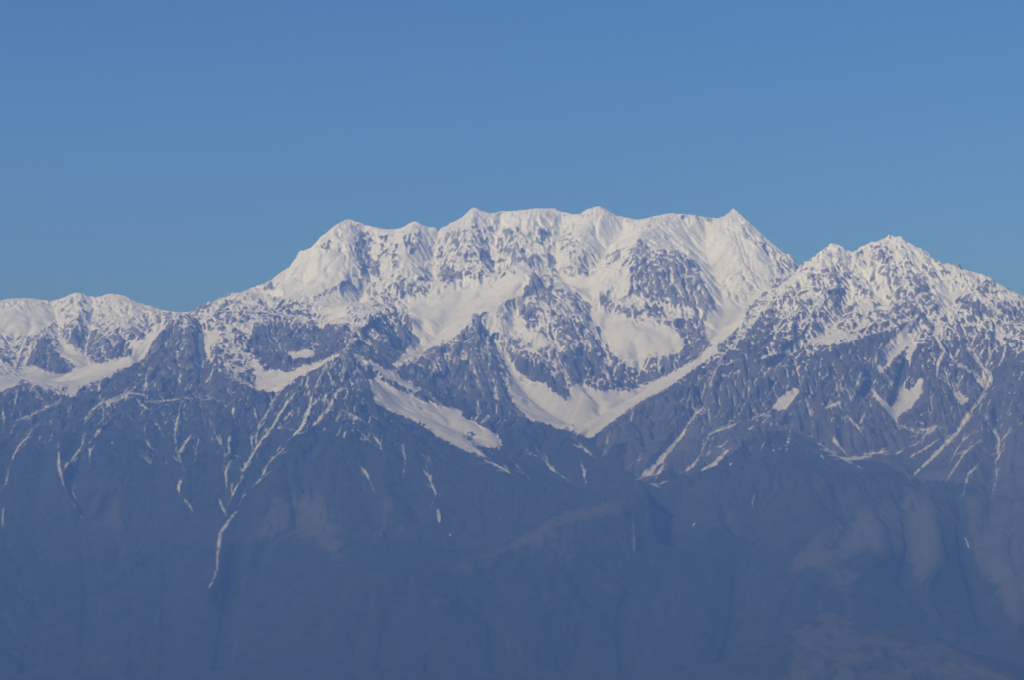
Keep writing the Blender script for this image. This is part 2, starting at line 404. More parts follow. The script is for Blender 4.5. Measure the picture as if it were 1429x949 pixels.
# running water and avalanches cut the gullies
DI = [(-1, -1), (-1, 0), (-1, 1), (0, -1), (0, 1), (1, -1), (1, 0), (1, 1)]
def erode(H, h, iters, K, passes, hold=None, holdv=None, talus=1.25, A=None, seed=3):
    ny, nx = H.shape
    idx = np.arange(ny * nx).reshape(ny, nx)
    r = np.random.default_rng(seed)
    A = np.ones(ny * nx) if A is None else A.ravel().astype(np.float64)
    for it in range(iters):
        P = np.pad(H, 1, mode='edge')
        best = np.full(H.shape, 0, np.float32); rec = idx.copy()
        low = np.full(H.shape, 1e9, np.float32)
        for k, (dy, dx) in enumerate(DI):
            N = P[1 + dy:1 + dy + ny, 1 + dx:1 + dx + nx]
            d = h * math.hypot(dx, dy)
            s = (H - N) / d * r.uniform(.8, 1.2, H.shape).astype(np.float32)
            u = s > best
            best = np.where(u, s, best)
            off = dy * nx + dx
            rec = np.where(u, idx + off, rec)
            low = np.minimum(low, N)
        rec = np.clip(rec, 0, ny * nx - 1)
        R = rec.ravel(); nz = R != idx.ravel()
        Rn = R[nz]
        for _ in range(passes):
            A = 1 + np.bincount(Rn, weights=A[nz], minlength=ny * nx)
            A = np.minimum(A, 40000)
        drop = np.maximum((H.ravel() - H.ravel()[R]), 0).reshape(H.shape)
        area = (A.reshape(H.shape) * h * h)
        dz = np.minimum(K * area ** .45 * best, .55 * drop)
        H = H - dz.astype(np.float32)
        # pits are filled, over-steep faces shed
        H = np.where(H < low, low + .02, H)
        P = np.pad(H, 1, mode='edge')
        low4 = np.minimum(np.minimum(P[:-2, 1:-1], P[2:, 1:-1]), np.minimum(P[1:-1, :-2], P[1:-1, 2:]))
        ex = H - low4 - talus * h
        H = H - .25 * np.maximum(ex, 0)
        if hold is not None:
            H[hold] = H[hold] * .5 + holdv[hold] * .5
    return H, A.reshape(ny, nx)

H, A = erode(H, h, 36, .016, 14, m, v, talus=1.35)
print('erode 20', round(time.time() - T0, 1))

# ------------------------------------------------------------------ survey of the snow: fields, streaks and bare rock
SNOWFIELDS = [
 (1, [(785,392),(815,384),(832,386),(836,400),(832,428),(824,450),(832,470),(850,482),(872,470),(882,455),(872,440),(848,440),(838,428),(822,405),(800,400)]),
 (.45, [(672,440),(700,424),(720,430),(735,455),(765,470),(782,485),(745,492),(712,472),(690,462)]),
 (.8, [(690,395),(730,380),(740,390),(715,415),(695,420)]),
 (.9, [(845,448),(880,448),(880,480),(900,502),(890,515),(862,500),(850,480)]),
 (.7, [(930,335),(965,340),(1005,400),(1012,418),(1000,422),(985,395),(968,360)]),
 (.7, [(1035,330),(1075,360),(1090,385),(1060,395),(1040,370)]),
 (.8, [(490,306),(505,312),(540,322),(560,316),(545,326),(510,318)]),(.7, [(598,318),(625,318),(612,332),(598,330)]),
 (1, [(0,430),(60,430),(75,445),(40,468),(0,466),(-200,470),(-200,440)]),
 (1, [(30,527),(35,518),(45,512),(70,522),(95,524),(108,515),(100,500),(90,490),(80,482),(95,484),(105,492),(118,500),(125,510),(140,510),(160,503),(180,500),(192,492),(200,480),(215,460),(225,450),(220,465),(208,483),(197,502),(185,508),(165,515),(155,525),(140,530),(125,533),(110,543),(98,558),(97,550),(90,540),(75,538),(60,535),(45,533)]),
 (1, [(-100,560),(-100,535),(0,530),(15,525),(30,530),(15,540),(0,546)]),
 (1, [(180,478),(200,477),(195,490),(188,492)]),
 (1, [(570,425),(610,412),(650,400),(690,400),(690,420),(665,440),(645,460),(628,475),(600,485),(580,500),(560,512),(545,512),(560,500),(575,480),(577,460),(572,440)]),
 (1, [(900,450),(935,455),(950,470),(955,485),(940,495),(900,500),(880,480),(880,460)]),
 (1, [(1010,415),(1025,420),(1040,432),(1030,455),(1010,475),(1000,480),(990,475),(985,455),(998,435)]),
 (1, [(690,470),(700,490),(715,515),(740,535),(760,535),(775,550),(790,562),(800,540),(810,535),(830,545),(860,548),(890,545),(930,525),(970,505),(1000,480),(1002,490),(975,510),(935,538),(890,563),(850,592),(825,612),(805,610),(785,600),(760,590),(740,585),(722,570),(712,545),(705,520),(690,490)]),
 (1, [(515,530),(530,532),(555,545),(590,560),(620,570),(640,572),(645,585),(660,592),(690,605),(702,622),(690,625),(660,618),(655,625),(665,635),(650,630),(635,622),(610,608),(590,590),(560,580),(545,572),(525,565),(520,550)]),
 (.8, [(480,490),(500,497),(530,512),(560,530),(590,548),(575,545),(545,530),(510,508)]),
 (1, [(352,500),(365,515),(385,518),(405,522),(425,508),(440,510),(460,500),(478,493),(450,510),(430,520),(410,530),(398,540),(380,547),(357,542),(360,530)]),
 (1, [(400,492),(415,493),(430,488),(440,492),(430,500),(405,500)]),
 (1, [(278,470),(290,465),(305,465),(300,475),(290,490),(287,505),(280,495)]),
 (1, [(1216,545),(1235,560),(1245,572),(1252,560),(1256,530),(1262,520),(1270,480),(1278,480),(1265,520),(1260,545),(1275,545),(1285,525),(1289,530),(1285,550),(1270,570),(1255,578),(1248,587),(1240,575),(1225,558)]),
 (.9, [(1225,520),(1235,500),(1250,480),(1262,470),(1280,460),(1260,490),(1245,505),(1228,522)]),
 (1, [(1075,572),(1090,555),(1105,545),(1115,540),(1110,555),(1095,572)]),
 (1, [(1330,545),(1350,556),(1345,567),(1336,560)]),
 (.8, [(1129,475),(1155,465),(1175,460),(1185,470),(1160,478),(1130,480)]),
 (.9, [(1305,395),(1320,400),(1340,410),(1325,420),(1312,425)]),
 (.7, [(408,365),(440,350),(480,350),(490,385),(455,402),(432,412),(400,412),(378,404),(395,390)]),
 (.7, [(830,400),(845,375),(870,385),(850,400)]),
 (.6, [(800,310),(870,312),(900,322),(880,340),(850,350),(820,350)]),
 (.6, [(930,305),(1010,310),(1030,380),(1000,390),(975,360),(955,335),(910,325)]),
 (.7, [(448,415),(480,410),(483,445),(460,447),(445,435)]),
 (.6, [(565,373),(575,370),(583,378),(578,398),(568,390)]),
 (.6, [(770,350),(792,352),(795,368),(775,372)]),
 (-.5, [(778,597),(800,590),(825,592),(832,600),(815,612),(800,608)]),(-.75, [(640,608),(655,600),(668,606),(660,618),(645,616)]),(-.6, [(572,558),(590,566),(602,580),(588,576)]),(-.6, [(602,586),(618,590),(632,604),(615,600)]),(-.3, [(590,455),(640,445),(655,450),(630,475),(600,480),(580,490)]),(-.6, [(725,552),(735,550),(742,565),(732,572)]),(-.6, [(755,558),(770,565),(775,572),(760,568)]),
]
STREAKS = [
 (4,.9,[(1192,358),(1210,375),(1230,395),(1249,421)]),(3,.8,[(1138,420),(1128,445),(1115,470)]),(3,.8,[(1100,420),(1090,445),(1080,460)]),(3.5,.9,[(1060,502),(1075,494),(1105,490)]),(3,.8,[(1258,335),(1275,360),(1292,385),(1308,415)]),(3,.8,[(1215,380),(1205,400),(1190,425)]),(3,.7,[(1160,375),(1150,395)]),(3,.8,[(1330,440),(1320,455),(1318,480)]),(3,.8,[(1290,450),(1280,475),(1270,495)]),
 (2,.8,[(480,492),(470,505),(455,520)]),(2,.8,[(482,495),(478,515),(480,530)]),(1.6,.8,[(485,497),(500,515),(510,530)]),(2,.8,[(462,505),(450,520),(440,540)]),(1.5,.8,[(490,510),(496,530),(505,548)]),
 (4,1,[(40,465),(28,490),(20,515),(18,530)]),(4,1,[(60,465),(45,475),(40,495),(33,510),(35,518)]),
 (2.5,1,[(139,530),(138,545),(140,556)]),(2.5,1,[(205,515),(203,540),(200,548)]),(3,1,[(200,510),(212,515)]),
 (3,1,[(117,590),(125,577),(138,565),(150,560),(168,554),(180,549),(190,550),(205,553)]),(4,1,[(140,563),(160,560),(178,552)]),(2.5,1,[(190,555),(195,565),(207,571)]),(2,1,[(203,561),(230,560),(252,557),(258,550)]),(2,1,[(148,562),(155,568)]),(3,1,[(258,556),(266,556)]),(1.5,1,[(275,552),(290,554),(300,558)]),
 (2.5,1,[(22,588),(50,577),(65,569),(82,562)]),(3,1,[(3,570),(5,583),(5,590)]),(2.5,1,[(25,543),(22,562),(20,567)]),(1.8,1,[(45,540),(55,553),(62,560)]),
 (3,1,[(297,516),(293,528),(286,535)]),(2.5,1,[(308,488),(315,510),(320,522),(326,529)]),(1.8,1,[(327,529),(345,533),(355,541)]),
 (1.8,1,[(295,593),(303,610),(311,626)]),(4,1,[(326,570),(325,578)]),(3,1,[(321,608),(319,620),(321,634),(324,635)]),(3,1,[(318,648),(315,660),(316,680)]),
 (3,1,[(355,572),(358,585)]),(2,1,[(350,605),(352,628)]),(2.5,1,[(385,552),(375,570),(370,583),(362,592),(360,600)]),(2,1,[(360,600),(357,615),(358,625)]),
 (3.2,1,[(412,548),(400,565),(390,580),(383,592),(375,602),(365,615),(355,630),(347,645),(339,657),(338,662)]),(2.5,1,[(410,572),(398,585),(388,597),(396,598)]),
 (2.5,1,[(455,515),(458,520),(465,535),(464,548)]),(5,.9,[(470,548),(460,570),(450,580),(442,590),(437,594)]),(4,.8,[(455,550),(452,565)]),(4,1,[(435,555),(430,575),(425,590),(418,600),(410,608)]),(3,1,[(436,566),(445,556)]),(3,1,[(430,545),(432,555)]),
 (2.2,1,[(485,577),(500,585),(510,590)]),(1.8,1,[(500,600),(510,612),(520,620)]),(3,1,[(522,610),(530,620),(533,628)]),
 (2.2,1,[(392,631),(382,639),(375,647)]),(3,1,[(371,654),(367,664)]),(2,1,[(366,668),(355,677)]),(2.5,1,[(333,675),(326,688),(323,695)]),(1.5,1,[(340,692),(337,698)]),
 (3,.8,[(305,695),(311,710),(316,720)]),(5,.68,[(330,714),(322,723),(316,733),(308,745),(306,760),(304,780),(303,795)]),(3.5,.55,[(303,795),(297,812),(291,822)]),
 (2.5,1,[(45,597),(38,610),(27,622),(20,635),(16,647)]),(2,.9,[(13,655),(8,675),(1,685)]),(3,.8,[(5,708),(3,725),(4,735)]),(3.5,1,[(82,632),(82,650),(86,665),(89,678)]),(2,1,[(118,613),(112,625),(103,638),(94,650),(88,658)]),(2.2,1,[(126,625),(125,640)]),(1.8,1,[(148,580),(140,589)]),(4,1,[(141,599),(132,610)]),(3,.8,[(101,684),(105,700),(110,713)]),
 (2,1,[(203,603),(202,612),(208,622),(215,629)]),(1.8,1,[(204,636),(210,648),(213,635)]),(1.5,1,[(219,592),(223,599)]),(3,1,[(250,577),(247,590),(244,606)]),(1.5,1,[(245,612),(246,620)]),(3,1,[(266,608),(258,620),(250,632),(249,636)]),(2,1,[(248,635),(254,648)]),(3.5,1,[(253,671),(249,680),(250,687)]),(2.2,1,[(257,697),(265,708),(271,717)]),(1.5,1,[(274,626),(272,638)]),
 (1.4,1,[(555,622),(562,632),(565,640),(564,652)]),(1.6,1,[(595,640),(602,648),(603,655)]),(2.6,1,[(598,663),(600,672),(604,680),(608,690),(606,696)]),(4,.75,[(611,712),(612,722),(613,729)]),(3,.7,[(628,745),(629,750)]),
 (4,1,[(655,622),(668,632),(678,638)]),(3,1,[(683,645),(700,654),(712,661)]),(1.5,.9,[(712,640),(725,655),(733,663)]),(2,.8,[(738,631),(750,638)]),(2.2,1,[(754,634),(760,644),(770,655),(783,664)]),(2.5,1,[(811,648),(815,660),(816,668)]),(2.2,1,[(808,620),(818,630),(828,638)]),(3,.9,[(505,653),(512,663),(516,672)]),(1.3,.8,[(691,713),(700,727)]),
 (4,1,[(957,598),(952,608),(940,622)]),(6,1,[(940,622),(928,635)]),(8,1,[(928,635),(918,648)]),(10,1,[(914,651),(905,660),(898,664)]),(5,1,[(1015,630),(1005,640),(997,648),(980,656)]),(3.5,1,[(974,642),(965,652),(958,657)]),(4,.8,[(925,652),(918,662)]),(2,.9,[(905,676),(920,676),(933,671)]),(2,1,[(885,645),(878,652)]),(2,.8,[(882,720),(884,745),(885,772)]),(2.5,.8,[(1054,690),(1050,700),(1051,712)]),(1.8,.8,[(970,730),(967,735)]),(2.5,1,[(1018,650),(1022,647)]),(2,1,[(1000,625),(1010,622)]),(2,1,[(985,637),(992,630)]),(4,1,[(852,602),(848,612),(845,622)]),(1.8,.9,[(883,575),(880,592)]),
 (3,1,[(982,570),(972,577),(965,585),(957,597)]),(1.8,1,[(968,568),(971,577)]),(2.5,1,[(1030,591),(1015,597),(1000,602),(990,607),(985,618),(980,628)]),(2,1,[(1053,575),(1057,582),(1070,578)]),(3,.8,[(1045,600),(1052,595)]),(3,1,[(1122,552),(1128,567),(1131,580)]),(1.6,1,[(1102,608),(1098,624)]),(2,.8,[(1005,505),(995,525),(990,545)]),(2,.8,[(1010,512),(1030,500)]),
 (4,1,[(1216,543),(1222,553),(1232,565)]),(2.2,1,[(1239,525),(1245,540),(1254,550)]),(3,1,[(1287,505),(1288,525)]),(5,1,[(1274,470),(1268,500),(1260,520),(1257,545)]),
 (2,1,[(1252,594),(1265,598),(1280,605),(1292,606)]),(1.5,1,[(1278,590),(1288,590)]),(3,1,[(1282,600),(1295,600),(1308,595)]),(3,1,[(1292,606),(1302,601),(1308,594)]),
 (2,1,[(1138,616),(1150,624),(1163,632),(1172,638)]),(4,1,[(1172,639),(1185,641),(1200,640),(1215,638)]),(3,1,[(1205,634),(1225,633),(1240,630)]),(1.8,.9,[(1160,634),(1180,643),(1195,650)]),(3,1,[(1250,634),(1260,629)]),(2,.9,[(1268,625),(1285,616)]),(2.5,.9,[(1268,640),(1290,628),(1320,607)]),(3,.8,[(1145,636),(1150,640)]),
 (3.5,1,[(1162,612),(1170,622),(1177,630)]),(3,1,[(1182,580),(1190,590),(1200,600),(1203,605)]),(3,1,[(1205,580),(1200,592)]),(4,1,[(1152,570),(1165,565),(1172,562)]),(1.8,1,[(1170,562),(1174,573)]),(4,.9,[(1194,530),(1198,538)]),(2,.9,[(1170,540),(1185,546)]),
 (4,1,[(1375,550),(1365,562),(1355,575)]),(6,1,[(1357,572),(1345,590),(1337,603)]),(4.5,1,[(1337,603),(1320,620),(1300,640),(1287,652)]),(3,1,[(1284,654),(1275,664)]),
 (2,1,[(1357,604),(1345,615),(1335,627),(1328,641)]),(2.8,1,[(1355,625),(1345,635),(1332,655),(1323,668)]),(1.6,1,[(1360,622),(1352,626)]),(3,1,[(1362,652),(1352,662),(1347,678)]),(2.5,1,[(1383,595),(1392,608),(1394,620),(1392,632),(1383,636)]),(2,1,[(1407,605),(1398,615)]),(2.5,1,[(1396,632),(1391,643)]),(1.8,.9,[(1390,648),(1391,665),(1388,680)]),(2.2,.9,[(1346,750),(1353,766)]),
 (4,1,[(1305,468),(1312,482),(1325,495),(1338,510)]),(6,1,[(1338,510),(1355,517),(1365,528),(1372,540)]),(4.5,1,[(1345,468),(1352,485),(1362,500),(1372,515),(1376,540)]),(6,1,[(1372,515),(1380,520),(1383,530),(1375,543)]),(3.5,1,[(1318,490),(1308,510),(1308,525)]),(3,1,[(1385,490),(1380,503),(1375,510)]),(3,1,[(1395,470),(1403,485),(1400,500),(1393,512)]),(3,1,[(1375,485),(1365,500)]),(2.5,1,[(1382,465),(1380,485),(1381,512)]),(2.5,1,[(1340,485),(1333,498)]),(4,1,[(1320,525),(1328,540),(1335,553)]),(3,1,[(1345,522),(1338,535),(1333,543)]),
 (6,.8,[(1155,400),(1147,420),(1138,435)]),(5,.8,[(1175,370),(1200,395),(1222,410)]),(5,.8,[(1200,385),(1225,370),(1232,360)]),(6,.8,[(1230,385),(1240,405),(1250,420)]),(6,.9,[(1265,340),(1290,360),(1315,375)]),(5,1,[(1360,405),(1380,425),(1402,440)]),(6,1,[(1398,410),(1429,420),(1480,445)]),(8,.8,[(1280,440),(1255,470),(1235,490),(1225,515)]),(5,.8,[(1230,480),(1222,505)]),
 (2.5,.9,[(490,466),(488,478),(480,489)]),(3,.9,[(500,470),(487,480)]),(5,.9,[(545,525),(556,515)]),(3,.9,[(660,510),(665,530),(671,543)]),(4,.9,[(687,530),(692,545),(694,560)]),(5,.8,[(680,470),(683,500),(682,515)]),(5,.9,[(606,505),(608,515),(600,525)]),(3,.8,[(775,500),(785,520),(798,536)]),(3,.9,[(668,440),(685,468),(700,495)]),(4,.8,[(840,500),(848,525),(852,535)]),
 (2,.9,[(600,552),(612,562),(622,570)]),(3,.8,[(665,565),(668,580),(660,592)]),(4,.8,[(672,590),(685,580)]),
]
BARE = [
 (.42, [(600,335),(660,312),(760,318),(830,328),(832,385),(760,395),(690,385),(610,395)]),(.35, [(840,330),(892,326),(870,360),(840,380)]),(.38, [(1030,312),(1112,374),(1085,402),(1050,372)]),(.45, [(815,425),(880,425),(905,442),(870,452),(830,470),(815,455)]),(.4, [(760,400),(800,405),(825,440),(822,480),(790,470),(770,440)]),(.4, [(500,395),(560,380),(610,400),(560,420),(520,430)]),(.35, [(930,300),(1000,303),(1000,320),(940,315)]),
 (.8, [(-200,540),(0,549),(30,535),(60,545),(95,560),(130,545),(165,525),(200,507),(225,470),(237,445),(250,455),(278,470),(285,500),(305,520),(335,535),(360,548),(400,550),(430,530),(460,510),(478,495),(500,520),(515,545),(545,575),(610,610),(640,625),(700,650),(760,690),(900,690),(1000,665),(1100,640),(1250,650),(1640,640),(1640,1000),(-200,1000)]),
 (-.45, [(400,545),(440,520),(480,500),(510,540),(525,590),(480,600),(420,605),(370,600)]),
 (.95, [(345,470),(370,450),(420,455),(480,460),(484,480),(470,490),(440,505),(410,520),(380,515),(362,500),(352,490)]),
 (.9, [(530,490),(545,475),(560,470),(574,460),(576,480),(560,500),(545,515),(530,505)]),
 (.72, [(659,440),(645,458),(625,478),(600,485),(570,505),(555,515),(600,545),(640,570),(690,585),(735,588),(715,560),(705,520),(695,500),(680,470),(668,450)]),
 (.9, [(640,575),(700,590),(740,590),(800,612),(850,645),(905,682),(880,690),(760,690),(700,640),(690,600)]),
 (.6, [(1085,405),(1060,445),(1030,480),(1000,505),(960,525),(900,565),(835,608),(870,650),(890,670),(930,660),(1000,655),(1110,615),(1200,640),(1300,630),(1429,640),(1640,640),(1640,500),(1429,500),(1380,470),(1280,480),(1270,460),(1200,475),(1180,490),(1110,500),(1060,490),(1090,450)]),
 (.3, [(960,530),(900,570),(835,610),(890,670),(1000,655),(1110,615),(1250,640),(1429,640),(1429,560),(1300,570),(1200,540),(1100,530)]),
 (.9, [(718,418),(735,425),(750,430),(752,448),(735,445),(722,432)]),
 (.9, [(785,500),(800,485),(830,490),(833,520),(815,535),(795,520)]),
 (.9, [(745,505),(765,525),(792,545),(793,560),(778,548),(762,535),(740,528),(715,505),(720,495)]),
 (.95, [(728,398),(745,381),(768,402),(775,418),(760,425),(745,412),(732,415)]),(.6, [(690,432),(722,415),(740,425),(735,440),(700,450)]),
 (.9, [(900,425),(925,425),(928,442),(905,440)]),(.9, [(832,405),(850,410),(855,425),(835,422)]),(.9, [(880,400),(895,400),(895,412),(882,412)]),(.8, [(868,362),(878,358),(878,372),(866,372)]),
 (.8, [(880,345),(893,328),(915,347),(960,350),(985,390),(998,428),(975,430),(950,425),(905,420),(880,390)]),(.9, [(975,415),(998,420),(997,432),(985,428)]),
 (.65, [(940,450),(960,440),(980,450),(990,475),(975,490),(955,500),(945,480)]),
 (.9, [(832,492),(840,520),(858,535),(868,540),(870,525),(855,520),(845,505)]),(.9, [(873,540),(885,535),(895,515),(900,520),(890,545),(875,548)]),(.8,[(833,535),(846,538),(845,548),(835,546)]),(.7,[(925,510),(945,505),(940,518),(925,528)]),
 (.85, [(497,318),(522,322),(520,345),(515,362),(530,360),(532,390),(515,385),(500,375),(498,350)]),(.5, [(525,325),(545,325),(560,345),(550,375),(535,360)]),(.55, [(560,320),(585,325),(580,355),(565,345)]),(.5, [(620,318),(655,312),(660,350),(670,380),(640,370),(635,345)]),
 (1, [(615,380),(635,375),(645,385),(635,393),(618,392)]),(.9, [(550,392),(575,405),(585,412),(560,410)]),(.8, [(590,385),(605,390),(600,408),(588,412)]),(.65, [(690,345),(740,350),(755,365),(750,380),(730,370),(705,355)]),(.55, [(800,335),(812,350),(810,375),(803,380),(798,355)]),(.8, [(715,375),(728,380),(722,393)]),
 (.7, [(443,345),(455,332),(465,335),(462,350),(447,352)]),(.9, [(470,338),(478,345),(476,358)]),(.9, [(403,375),(410,372),(415,385),(408,386)]),(.9, [(412,392),(422,400),(418,405)]),(.9, [(437,412),(470,398),(488,388),(492,395),(470,405),(445,415)]),(.8, [(528,400),(545,415),(553,430),(540,428)]),
 (.5, [(290,440),(335,408),(380,415),(420,430),(440,450),(400,452),(350,440),(310,455)]),(.8,[(333,445),(355,435),(350,448),(338,455)]),
 (.7, [(22,522),(20,490),(35,470),(45,468),(35,490),(30,515)]),(.95, [(60,465),(70,480),(80,490),(90,500),(105,512),(100,522),(75,522),(50,513),(35,512),(33,505),(45,490),(55,472)]),(.5, [(80,465),(110,462),(150,468),(175,452),(190,460),(185,490),(165,500),(135,505),(120,495),(100,480)]),
 (.9, [(1163,405),(1175,400),(1180,410),(1168,425),(1162,425)]),(.8, [(1190,385),(1200,390),(1222,412),(1210,405)]),(.9, [(1270,380),(1285,390),(1305,420),(1300,415),(1280,400)]),(.8, [(1330,415),(1350,415),(1370,425),(1395,440),(1370,440),(1340,430)]),(.8, [(1385,420),(1410,425),(1429,430),(1429,450),(1405,445)]),(.8, [(1363,400),(1375,390),(1385,400),(1382,413),(1370,410)]),(.5, [(1129,375),(1165,370),(1170,385),(1150,395),(1130,393)]),(.12,[(1100,395),(1165,345),(1205,345),(1245,330),(1300,360),(1350,385),(1400,420),(1429,450),(1300,470),(1200,470),(1090,470),(1050,470)]),(.5,[(1200,350),(1240,332),(1245,360),(1225,375),(1205,372)]),(.5,[(1250,360),(1290,385),(1310,425),(1290,445),(1250,440),(1235,400)]),
 (.9, [(1185,480),(1215,465),(1240,460),(1240,470),(1230,480),(1225,495),(1200,500),(1160,500),(1155,495)]),(.9,[(1252,500),(1262,478),(1270,472),(1268,495),(1255,520)]),
]
CW, CH, COX = 1830, 1000, 200
def paint_poly(img, w, pts):
    P = np.array(pts, float); x0, y0 = np.floor(P.min(0)).astype(int) - 1; x1, y1 = np.ceil(P.max(0)).astype(int) + 1
    x0 = max(x0, -COX); y0 = max(y0, 0); x1 = min(x1, CW - COX - 1); y1 = min(y1, CH - 1)
    gx_, gy_ = np.meshgrid(np.arange(x0, x1 + 1), np.arange(y0, y1 + 1))
    ins = np.zeros(gx_.shape, bool)
    for (ax, ay), (bx, by) in zip(P, np.roll(P, -1, 0)):
        if ay == by: continue
        c = ((ay > gy_) != (by > gy_)) & (gx_ < (bx - ax) * (gy_ - ay) / (by - ay) + ax)
        ins ^= c
    s = img[y0:y1 + 1, x0 + COX:x1 + 1 + COX]
    if w < 0: s[ins] = np.maximum(s[ins] + w, 0)
    else: s[ins] = np.maximum(s[ins], w)
def paint_line(img, wd, w, pts):
    P = np.array(pts, float)
    P[1:-1] += rng.uniform(-.6, .6, P[1:-1].shape)
    cum = np.concatenate([[0], np.cumsum(np.hypot(*np.diff(P, axis=0).T))]); tot = cum[-1]
    for (ax, ay), (bx, by), c0 in zip(P[:-1], P[1:], cum[:-1]):
        r = wd + 3
        x0 = max(int(min(ax, bx) - r), -COX); x1 = min(int(max(ax, bx) + r), CW - COX - 1)
        y0 = max(int(min(ay, by) - r), 0); y1 = min(int(max(ay, by) + r), CH - 1)
        gx_, gy_ = np.meshgrid(np.arange(x0, x1 + 1), np.arange(y0, y1 + 1))
        L2 = max((bx - ax) ** 2 + (by - ay) ** 2, 1e-6)
        t = np.clip(((gx_ - ax) * (bx - ax) + (gy_ - ay) * (by - ay)) / L2, 0, 1)
        d = np.hypot(gx_ - ax - t * (bx - ax), gy_ - ay - t * (by - ay))
        u = (c0 + t * math.sqrt(L2)) / tot                       # narrows towards both ends
        half = wd * .5 * (.35 + .65 * np.sin(np.pi * np.clip(u, .02, .98)) ** .6)
        val = w * np.clip(half + .75 - d, 0, 1) * np.clip(half * 1.1, .45, 1)
        s = img[y0:y1 + 1, x0 + COX:x1 + 1 + COX]
        np.maximum(s, val, out=s)
CH_SNOW = np.zeros((CH, CW), np.float32); CH_BARE = np.zeros((CH, CW), np.float32)
for w_, p_ in SNOWFIELDS: paint_poly(CH_SNOW, w_, p_)
CH_SNOW = blur(CH_SNOW, 2, 2)
CH_STRK = np.zeros((CH, CW), np.float32)
for wd_, w_, p_ in STREAKS:
    paint_line(CH_STRK, wd_ * (.95 if wd_ >= 3.5 else .74), w_, p_)
    P_ = np.array(p_, float); L_ = np.hypot(*np.diff(P_, axis=0).T).sum()
    if P_[:, 1].mean() < 500 or P_[:, 1].mean() > 700: continue
    v0_ = P_[0] - P_[1]; v0_ = v0_ / (np.hypot(*v0_) + 1e-6) * (1 if v0_[1] < 0 else 0)
    v1_ = P_[-1] - P_[-2]; v1_ = v1_ / (np.hypot(*v1_) + 1e-6) * (1 if v1_[1] > 0 else 0)
    for e_, d_ in ((P_[0], v0_), (P_[-1], v1_)):                  # the streak thins out up and down its gully
        if np.hypot(*d_) > 0:
            l_ = rng.uniform(8, 22)
            paint_line(CH_STRK, 1.3, w_ * rng.uniform(.4, .7), [tuple(e_ - d_ * 2), tuple(e_ + d_ * l_ * .5 + rng.uniform(-1.5, 1.5, 2)), tuple(e_ + d_ * l_)])
    for _ in range(int(L_ / 6)):                                  # side gullies join from above
        k_ = rng.integers(0, len(P_) - 1); t_ = rng.uniform()
        a_ = P_[k_] * (1 - t_) + P_[k_ + 1] * t_
        up_ = P_[k_] - P_[k_ + 1]; up_ = up_ / (np.hypot(*up_) + 1e-6) * (1 if up_[1] < 0 else -1)
        an_ = rng.choice([-1, 1]) * rng.uniform(.25, .75); le_ = rng.uniform(5, 17)
        d_ = np.array([up_[0] * math.cos(an_) - up_[1] * math.sin(an_), up_[0] * math.sin(an_) + up_[1] * math.cos(an_)])
        b_ = a_ + d_ * le_ * .5 + rng.uniform(-1, 1, 2); c_ = a_ + d_ * le_ * .85 + up_ * le_ * .3
        paint_line(CH_STRK, rng.uniform(.8, 1.5), w_ * rng.uniform(.45, .85), [tuple(c_), tuple(b_), tuple(a_)])
for x0_, x1_, y0_, y1_, n_, sx_ in ((375, 520, 495, 605, 120, -.55), (560, 720, 470, 560, 60, .4), (1060, 1240, 490, 600, 110, -.5), (1240, 1429, 455, 600, 110, -.35), (960, 1080, 480, 620, 60, -.6), (0, 330, 520, 640, 50, -.2)):
    for _ in range(n_):                                           # scraps of snow in small clefts
        a_ = np.array([rng.uniform(x0_, x1_), rng.uniform(y0_, y1_)]); le_ = rng.exponential(5) + 3
        sl_ = sx_ + rng.normal(0, .35)
        paint_line(CH_STRK, rng.uniform(.8, 1.7), rng.uniform(.5, .95), [tuple(a_), tuple(a_ + np.array([sl_, 1]) * le_ * .6), tuple(a_ + np.array([sl_ * .7, 1]) * le_)])
for w_, p_ in BARE: paint_poly(CH_BARE, w_, p_)
CH_BARE = blur(CH_BARE, 2, 2)
BROWN = [
 (.9, [(1150,740),(1180,725),(1230,705),(1262,690),(1300,700),(1310,730),(1320,760),(1300,790),(1285,820),(1275,800),(1262,780),(1240,775),(1215,765),(1180,780),(1150,790),(1110,800),(1100,790),(1130,760)]),
 (.9, [(1145,798),(1200,795),(1178,828)]),
 (.8, [(1345,690),(1429,700),(1640,700),(1640,860),(1429,860),(1412,870),(1395,830),(1370,800),(1350,770)]),
 (.75, [(600,806),(640,790),(720,750),(780,715),(870,690),(880,720),(800,728),(760,762),(700,772),(650,800)]),
 (.6, [(755,778),(800,755),(795,782),(760,792)]),(.6, [(835,770),(850,765),(862,800),(853,850),(842,830)]),
 (.7, [(350,740),(390,690),(450,690),(480,740),(475,790),(440,760),(400,740),(370,760)]),
 (.4, [(120,700),(170,690),(190,740),(150,760)]),(.4, [(500,700),(560,690),(590,740),(530,760)]),
 (.5, [(1090,935),(1110,885),(1155,850),(1200,868),(1250,882),(1310,892),(1429,945),(1429,960),(1060,960)]),
]
CH_BROWN = np.zeros((CH, CW), np.float32)
for w_, p_ in BROWN: paint_poly(CH_BROWN, w_, p_)
CH_BROWN = blur(CH_BROWN, 9, 2)

